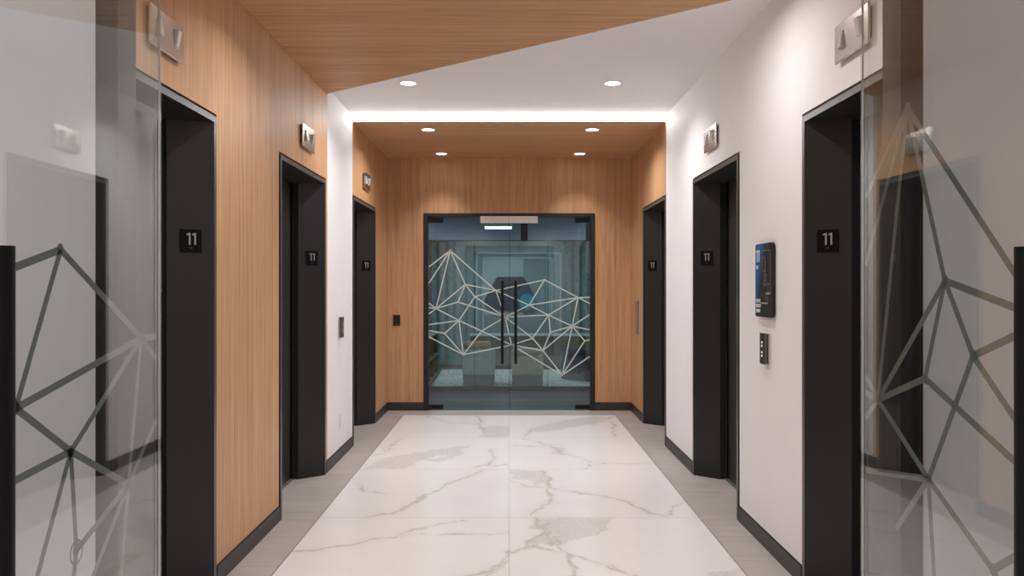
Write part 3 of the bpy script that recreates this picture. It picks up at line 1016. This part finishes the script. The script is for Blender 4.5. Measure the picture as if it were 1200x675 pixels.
# magnetic lock along the head of the doors, and the sensors behind it
ml = empty('magnetic_lock', (0, Y_BACK + 0.0, 2.30))
for a, b in ((-0.348, -0.004), (-0.001, 0.342)):
    mb = MB(); mb.box(a, b, -0.050, -0.0125, -0.040, 0.044)
    mb.build('magnet_housing', 'maglock', ml, bevel=0.002, seg=1)
mb = MB(); mb.box(-0.34, 0.335, -0.0125, 0.028, 0.030, 0.040)
mb.build('bracket', 'black', ml)
tag(ml, 'pale aluminium magnetic lock at the head of the far glass doors', 'door lock')
def door_sensor(x, zt, w, mat, label):
    root = empty('door_sensor', (x, Y_BACK, zt))
    mb = MB(); mb.box(-w, w, 0.004, 0.0335, -0.208, 0.0)
    mb.build('housing', mat, root, bevel=0.003, seg=1)
    mb = MB(); mb.box(-w * 0.8, w * 0.8, 0.010, 0.030, 0.0, 0.010)
    mb.build('mounting_block', 'black', root)
    tag(root, label, 'sensor')
door_sensor(0.182, 2.256, 0.041, 'jet', 'black upright sensor box hanging under the magnetic lock')
door_sensor(0.953, 2.255, 0.026, 'black', 'dark upright sensor box in the top right corner of the far glass doorway')

# ------------------------------------------------------------------ near glass leaves, standing open towards the camera
def near_leaf(s, hinge, phi, px_nodes, px_links, px_free, label, extra=None):
    """leaf plane through the hinge edge, turned PHI from the corridor axis; u runs from the hinge edge towards the camera"""
    root = empty('glass_door_leaf', (hinge[0], hinge[1], 0))
    ux, uy = math.sin(phi) * s, -math.cos(phi)
    nx, ny = -math.cos(phi) * s, -math.sin(phi)         # towards the middle of the corridor
    width = 0.895
    put = lambda u, z, d: (ux * u + nx * d, uy * u + ny * d, z)
    def slab(mb, u0, u1, d0, d1, z0, z1):
        q = [put(u, z, d) for z in (z0, z1) for (u, d) in ((u0, d0), (u1, d0), (u1, d1), (u0, d1))]
        b = len(mb.v); mb.v += q
        for f in ((0, 3, 2, 1), (4, 5, 6, 7), (0, 1, 5, 4), (1, 2, 6, 5), (2, 3, 7, 6), (3, 0, 4, 7)):
            mb.f.append(tuple(b + i for i in f)); mb.mi.append(0)
    mb = MB(); slab(mb, 0, width, -0.012, 0, 0.012, 2.33)
    mb.build('glass_pane', 'glass_near', root)
    mb = MB(); slab(mb, -0.0012, -0.0002, -0.0085, -0.0035, 0.014, 2.328)  # thin strip painted as the bright glint along the hinge edge
    mb.build('edge_glint', 'glass_edge', root)
    for z0, z1 in ((0.012, 0.062), (2.270, 2.330)):
        mb = MB()
        slab(mb, 0.0, 0.175, 0.0002, 0.012, z0, z1); slab(mb, 0.0, 0.175, -0.024, -0.0122, z0, z1)
        slab(mb, 0.070, 0.090, -0.016, 0.004, z0 - 0.012 if z0 < 1 else z1, z0 if z0 < 1 else z1 + 0.009)
        mb.build('patch_fitting', 'jet', root)
    hu = 0.804 if s < 0 else 0.787
    hd = MB()
    for d in (0.082, -0.094):
        hd.tube(put(hu, 0.563, d), put(hu, 1.563, d), 0.0165, seg=28)
    hh = hd.build('pull_handle', 'jet', root)
    for z in (0.72, 1.41):
        for d0, d1 in ((0.0002, 0.078), (-0.0122, -0.090)):
            st = MB(); st.tube(put(hu, z, d0), put(hu, z, d1), 0.010)
            st.build('standoff', 'jet', hh)
    def on_leaf(p):
        """where the sight line through a photo pixel meets the leaf"""
        k = (p[0] - VX) / F                              # x = k*y
        # hinge + u*(ux,uy): hinge.x + u*ux = k*(hinge.y + u*uy)
        hx_, hy_ = hinge[0] - 0.0128 * nx, hinge[1] - 0.0128 * ny   # the film is on the outer face
        u = (k * hy_ - hx_) / (ux - k * uy)
        y = hy_ + u * uy
        return (u, EYE - (p[1] - VY) * y / F)
    mb = MB()
    P = {k: on_leaf(v) for k, v in px_nodes.items()}
    for a, b in [(P[l[0]], P[l[1]]) for l in px_links] + [(P[a], on_leaf(q)) for a, q in px_free]:
        c = clip(a, b, 0.002, width - 0.002)
        if c: strip(mb, c[0], c[1], 0.0150, -0.0124, -0.0132, put)
    for q in P.values():
        if 0.01 < q[0] < width - 0.02: dot(mb, q, 0.0125, -0.0132, -0.0138, put)
    if extra:
        c = on_leaf(extra)
        for k in range(28):
            a0, a1 = 2 * math.pi * k / 28, 2 * math.pi * (k + 1) / 28
            r = 0.024
            strip(mb, (c[0] + r * math.cos(a0), c[1] + r * math.sin(a0)), (c[0] + r * math.cos(a1), c[1] + r * math.sin(a1)), 0.0045, -0.0124, -0.0132, put)
    mb.build('etched_lines', 'etch_near', root)
    tag(root, label, 'glass door')

near_leaf(-1, (-0.868, 2.130), 0.0,
          dict(A=(71, 292.5), B=(18.3, 478.5), C=(165.7, 396.4), D=(83, 529), E=(150.5, 568), G=(89.5, 645)),
          ['AB', 'AC', 'BC', 'BD', 'DE', 'DC', 'DG', 'GE', 'CE'],
          [('A', (10, 316)), ('B', (10, 505)), ('B', (12, 455)), ('D', (12, 566)), ('D', (43.5, 676)), ('G', (84, 700)), ('E', (108, 678)), ('E', (141, 690)), ('E', (189.3, 478)), ('C', (189.3, 393)), ('C', (189.3, 429))],
          'near glass door leaf standing open on the left with grey etched lines', (89.5, 647))
near_leaf(1, (0.885, 2.150), R(1.5),
          dict(P=(1063, 126), Q=(1107.3, 329), S=(1029, 468.4), T=(1084, 443.5), U=(1140.3, 417), V=(1088, 561.5), X=(1163.5, 668)),
          ['PQ', 'PS', 'QS', 'QT', 'QU', 'UV', 'TS', 'SV', 'VX'],
          [('P', (1196, 331)), ('P', (1009, 333)), ('P', (1009, 243.5)), ('Q', (1198, 364)), ('U', (1198, 389.5)), ('U', (1198, 504)), ('T', (1198, 549)), ('V', (1009, 549.8)), ('V', (1050, 620)), ('V', (1096, 700)), ('X', (1198, 647)), ('X', (1180, 700)),
           ('S', (1009, 431)), ('S', (1009, 457)), ('S', (1009, 498))],
          'near glass door leaf standing open on the right with grey etched lines')

# ------------------------------------------------------------------ the entry room behind the camera
mb = MB()
mb.box(-3.1, -3.0, -2.4, Y_GATE, 0, 3.13)
struct(mb.build('wall_entry_left', 'white'), 'white wall of the entry room', 'wall')
mb = MB(); mb.box(3.0, 3.1, -2.4, Y_GATE, 0, 3.13)
struct(mb.build('wall_entry_right', 'white'), 'white wall of the entry room', 'wall')
mb = MB(); mb.box(-3.1, 3.1, -2.5, -2.4, 0, 3.13)
struct(mb.build('wall_entry_back', 'white'), 'white wall of the entry room', 'wall')

# ------------------------------------------------------------------ reception beyond the far glass doors
YP = 12.27
mb = MB(); mb.box(-2.6, 2.6, 10.43, 17.0, 2.5, 2.56)
struct(mb.build('reception_ceiling', 'ceiling'), 'ceiling of the room behind the glass doors', 'ceiling')
mb = MB()
for s in (-1, 1):
    mb.box(s * 2.5, s * 2.6, 10.43, 16.4, 0, 2.5)
struct(mb.build('wall_reception_side', 'teal_wall'), 'grey-green side walls of the room behind the glass doors', 'wall')
mb = MB(); mb.box(-2.6, 2.6, 16.3, 16.4, 0, 2.5)
struct(mb.build('wall_reception_back', 'teal_wall'), 'grey-green back wall of the room behind the glass doors', 'wall')
mb = MB(); mb.box(-2.5, 2.5, YP - 0.05, YP + 0.05, 2.155, 2.5)
struct(mb.build('bulkhead_wall', 'navy_panel'), 'dark blue bulkhead over the inner glass partition', 'wall')
# inner glass partition: three panes in a low rail
for i, (a, b) in enumerate(((-2.5, -0.502), (-0.498, 0.553), (0.557, 2.5))):
    mb = MB(); mb.box(a, b, YP - 0.006, YP + 0.006, 0.062, 2.15)
    o = struct(mb.build('window_%d' % (i + 1), 'glass_in'), 'inner glass partition pane', 'glass partition')
mb = MB(); mb.box(-2.5, 2.5, YP - 0.03, YP + 0.03, 0, 0.062)
struct(mb.build('trim_7', 'black'), 'black bottom rail of the inner glass partition', 'rail')
mb = MB()
for x in (-0.5, 0.555):
    mb.box(x - 0.0035, x + 0.0035, YP - 0.0075, YP + 0.0075, 0.062, 2.155)
mb.box(-2.5, 2.5, YP - 0.052, YP + 0.02, 2.150, 2.162)
struct(mb.build('trim_8', 'jet'), 'dark joints of the inner glass partition', 'trim')
# doorway-like trim and pale board on the back wall
mb = MB()
for a, b, z1 in ((-0.62, 0.98, 2.14), (-0.50, 0.82, 2.05)):
    for x in (a, b):
        mb.box(x - 0.02, x + 0.02, 16.27, 16.3, 0.63, z1)
    mb.box(a, b, 16.27, 16.3, z1 - 0.03, z1 + 0.01)
struct(mb.build('trim_9', 'pale_panel'), 'pale trim lines on the back wall of the reception', 'trim')
wb = MB(); wb.box(-0.50, 0.27, 16.285, 16.299, 0.95, 2.02)
tag(wb.build('pale_wall_board', 'pale_panel'), 'pale blank board on the wall behind the dark emblem', 'board')

# wavy curtains either side
def curtain(x0, x1, y, z0, z1, label):
    mb = MB(); n = 60
    pts = []
    for k in range(n + 1):
        t = k / n
        pts.append((x0 + (x1 - x0) * t, y + 0.035 * math.sin(t * (x1 - x0) * 42) + 0.012 * math.sin(t * 61)))
    for k in range(n):
        (xa, ya), (xb, yb) = pts[k], pts[k + 1]
        for off in (0.0, 0.012):
            mb.poly([(xa, ya + off, z0), (xb, yb + off, z0), (xb, yb + off, z1), (xa, ya + off, z1)])
        mb.poly([(xa, ya, z1), (xb, yb, z1), (xb, yb + 0.012, z1), (xa, ya + 0.012, z1)])
        mb.poly([(xa, ya, z0), (xb, yb, z0), (xb, yb + 0.012, z0), (xa, ya + 0.012, z0)])
    for k in (0, n):
        xa, ya = pts[k]
        mb.poly([(xa, ya, z0), (xa, ya + 0.012, z0), (xa, ya + 0.012, z1), (xa, ya, z1)])
    o = mb.build('curtain', 'curtain', smooth=True)
    tag(o, label, 'curtain', 'teal curtains in the reception')
curtain(-2.3, -0.92, 16.12, 0.02, 2.497, 'teal pleated curtain left of the dark wall emblem')
curtain(1.05, 2.3, 16.12, 0.02, 2.497, 'teal pleated curtain right of the dark wall emblem')

# faceted emblem on the back wall
YE = 16.28
def EX(px): return (px - VX) * YE / F
def EZ(py): return EYE - (py - VY) * YE / F
em = empty('wall_emblem', (0, YE, 0))
def facet(name, mat, pts, d0=0.0, d1=-0.06):
    mb = MB(); mb.prism([(EX(x), EZ(y)) for x, y in pts], 1, d1, d0)
    mb.build(name, mat, em, bevel=0.006, seg=1)
facet('upper_facet', 'logo_dark', [(582.5, 324.5), (613, 324.5), (618, 332), (602, 346), (570.5, 346)], 0.0, -0.062)
facet('side_facet', 'logo_blue', [(618.3, 332.4), (627.3, 349), (628.5, 355.5), (602, 351), (602.4, 346.2)], 0.0, -0.058)
facet('lower_facet', 'logo_navy', [(570.2, 346.3), (601.8, 346.3), (601.8, 351.3), (621, 355), (612, 363.6), (577, 363.6), (570.5, 360.5), (566.8, 354)], 0.0, -0.054)
ty = [(EX(618) + 0.158 * math.cos(2 * math.pi * k / 36), EZ(354) + 0.158 * math.sin(2 * math.pi * k / 36)) for k in range(36)]
mb = MB(); mb.prism(ty, 1, -0.075, -0.064)
mb.build('round_facet', 'logo_teal', em)
tag(em, 'dark blue faceted emblem with a teal disc on the far reception wall', 'emblem')

# rug
mb = MB(); mb.prism([(-1.14, 12.36), (1.2, 12.36), (1.33, 12.9), (1.22, 13.3), (1.30, 15.2), (-1.2, 15.2)], 2, 0.0, 0.022)
tag(mb.build('rug', 'rug', bevel=0.008, seg=2), 'pale flecked rug under the chairs behind the glass', 'rug')

# low shelf along the left
sh = empty('low_bookcase', (-1.36, 13.4, 0))
mb = MB(); mb.box(-0.16, -0.14, -1.05, 1.05, 0.0, 0.70)
for y in (-1.05, -0.36, 0.35, 1.03):
    mb.box(-0.16, 0.145, y, y + 0.02, 0.0, 0.70)
mb.build('carcass', 'walnut', sh)
for z in (0.02, 0.355, 0.70):
    mb = MB(); mb.box(-0.16, 0.155, -1.06, 1.06, z, z + 0.022)
    mb.build('shelf_board', 'pale_wood', sh)
tag(sh, 'low dark bookcase with pale shelf edges at the left behind the glass', 'bookcase')

# long credenza at the back
cd = empty('credenza', (0.45, 15.6, 0))
mb = MB(); mb.box(-1.15, 1.15, -0.22, 0.22, 0.06, 0.60)
mb.build('body', 'jet', cd, bevel=0.004, seg=1)
mb = MB(); mb.box(-1.17, 1.17, -0.24, 0.24, 0.60, 0.632)
mb.build('top', 'pale_panel', cd, bevel=0.003, seg=1)
mb = MB(); mb.box(-1.10, 1.10, -0.19, 0.19, 0.0, 0.06)
mb.build('plinth', 'jet', cd)
for k in range(4):
    mb = MB(); mb.box(-1.13 + 0.566 * k, -1.13 + 0.566 * k + 0.556, -0.236, -0.221, 0.07, 0.59)
    mb.build('door', 'walnut', cd)
tag(cd, 'dark credenza with a pale top along the back of the reception', 'credenza')

# lounge chairs seen from behind
def lounge_chair(x, y, wd, zt, cloth, label, leather, rz=0.0):
    root = empty('lounge_chair', (x, y, 0.0235), rz)
    hw = wd / 2
    mb = MB(); mb.prism([(0.0, 0.16), (0.0, zt - 0.12), (0.05, zt - 0.10), (0.13, zt - 0.10), (0.16, zt - 0.14), (0.20, 0.16)], 0, -hw, hw)
    mb.build('backrest', cloth, root, bevel=0.02, seg=3)
    mb = MB(); mb.box(-hw + 0.06, hw - 0.06, 0.17, 0.62, 0.14, 0.36)
    mb.build('seat', cloth, root, bevel=0.03, seg=3)
    for s in (-1, 1):
        mb = MB(); mb.box(s * (hw - 0.065), s * hw, 0.12, 0.60, 0.10, 0.50)
        mb.build('armrest', cloth, root, bevel=0.02, seg=3)
    if leather:
        mb = MB(); mb.box(-hw + 0.005, hw - 0.05, -0.02, 0.15, zt - 0.10, zt)
        mb.build('headrest', leather, root, bevel=0.045, seg=5, smooth=True)
    mb = MB(); mb.box(-hw + 0.01, hw - 0.01, 0.012, 0.60, 0.0, 0.165)
    mb.build('plinth_base', 'plinth', root, bevel=0.008, seg=1)
    tag(root, label, 'armchair', None)
    return root
lounge_chair(-0.455, 12.62, 0.475, 0.66, 'grey_cloth', 'grey lounge chair with a tan leather headroll seen from behind through the glass', 'tan_leather')
lounge_chair(0.27, 12.62, 0.47, 0.56, 'brown_cloth', 'brown lounge chair with a low taupe headroll seen from behind through the glass', 'brown_cloth')
lounge_chair(1.42, 13.35, 0.62, 0.52, 'navy_cloth', 'navy lounge chair at the right edge of the rug behind the glass', 'navy_cloth', R(35))

# light in the reception
pl = empty('linear_pendant_light', (-0.09, 11.6, 2.5))
mb = MB(); mb.box(-0.24, 0.12, -0.05, 0.05, -0.215, -0.195)
mb.build('diffuser', 'cool_lamp', pl)
mb = MB(); mb.box(-0.25, 0.13, -0.055, 0.055, -0.195, -0.165)
mb.build('housing', 'alu', pl, bevel=0.003, seg=1)
for x in (-0.15, 0.11):
    mb = MB(); mb.tube((x, 0, -0.165), (x, 0, 0.0), 0.004, seg=8)
    mb.build('hanger', 'alu', pl)
tag(pl, 'glowing cool light fitting below the ceiling behind the far glass doors', 'ceiling light')
def fill_lamp(x, y, e):  # unseen downlights added as fill light for the reception
    root = empty('recessed_downlight', (x, y, 2.5))
    mb = MB(); mb.ring((0, 0), 0.060, 0.074, -0.004, 0.0)
    mb.build('trim_ring', 'plastic', root)
    mb = MB(); mb.tube((0, 0, -0.0020), (0, 0, -0.0005), 0.060, 0.060, 32)
    mb.build('lens', 'cool_lamp', root)
    ld = bpy.data.lights.new('reception_fill_lamp', 'AREA')
    ld.shape = 'DISK'; ld.size = 0.11; ld.energy = e; ld.color = (0.84, 0.97, 1.0)
    lo = bpy.data.objects.new('reception_fill_lamp', ld)
    lo.location = (0, 0, -0.006); lo.parent = root; COL.objects.link(lo)
    tag(root, 'added fill downlight in the ceiling of the room behind the glass doors', 'downlight', 'added reception fill downlights')
for x, y, e in ((-1.2, 11.3, 12), (1.2, 11.3, 12), (-1.3, 14.0, 15), (1.3, 14.0, 15), (0.0, 15.0, 13)):
    fill_lamp(x, y, e)

# ------------------------------------------------------------------ world, camera, view
w = bpy.data.worlds.new('World')
scene.world = w
w.use_nodes = True
w.node_tree.nodes['Background'].inputs[0].default_value = (0.05, 0.05, 0.055, 1)
w.node_tree.nodes['Background'].inputs[1].default_value = 0.3

cam = bpy.data.cameras.new('camera')
cam.sensor_width = 36.0
cam.lens = F / 1200 * 36.0
cam.shift_x = (600 - VX) / 1200.0
cam.shift_y = (VY - 337.5) / 1200.0
cam.clip_start = 0.05
co = bpy.data.objects.new('camera', cam)
co.location = (0, 0, EYE)
co.rotation_euler = (R(90), 0, 0)
COL.objects.link(co)
scene.camera = co

vs = scene.view_settings
scene.display_settings.display_device = 'sRGB'
vs.view_transform = 'Standard'
vs.look = 'None'
vs.exposure = 0.0
vs.gamma = 1.0
vs.use_curve_mapping = False
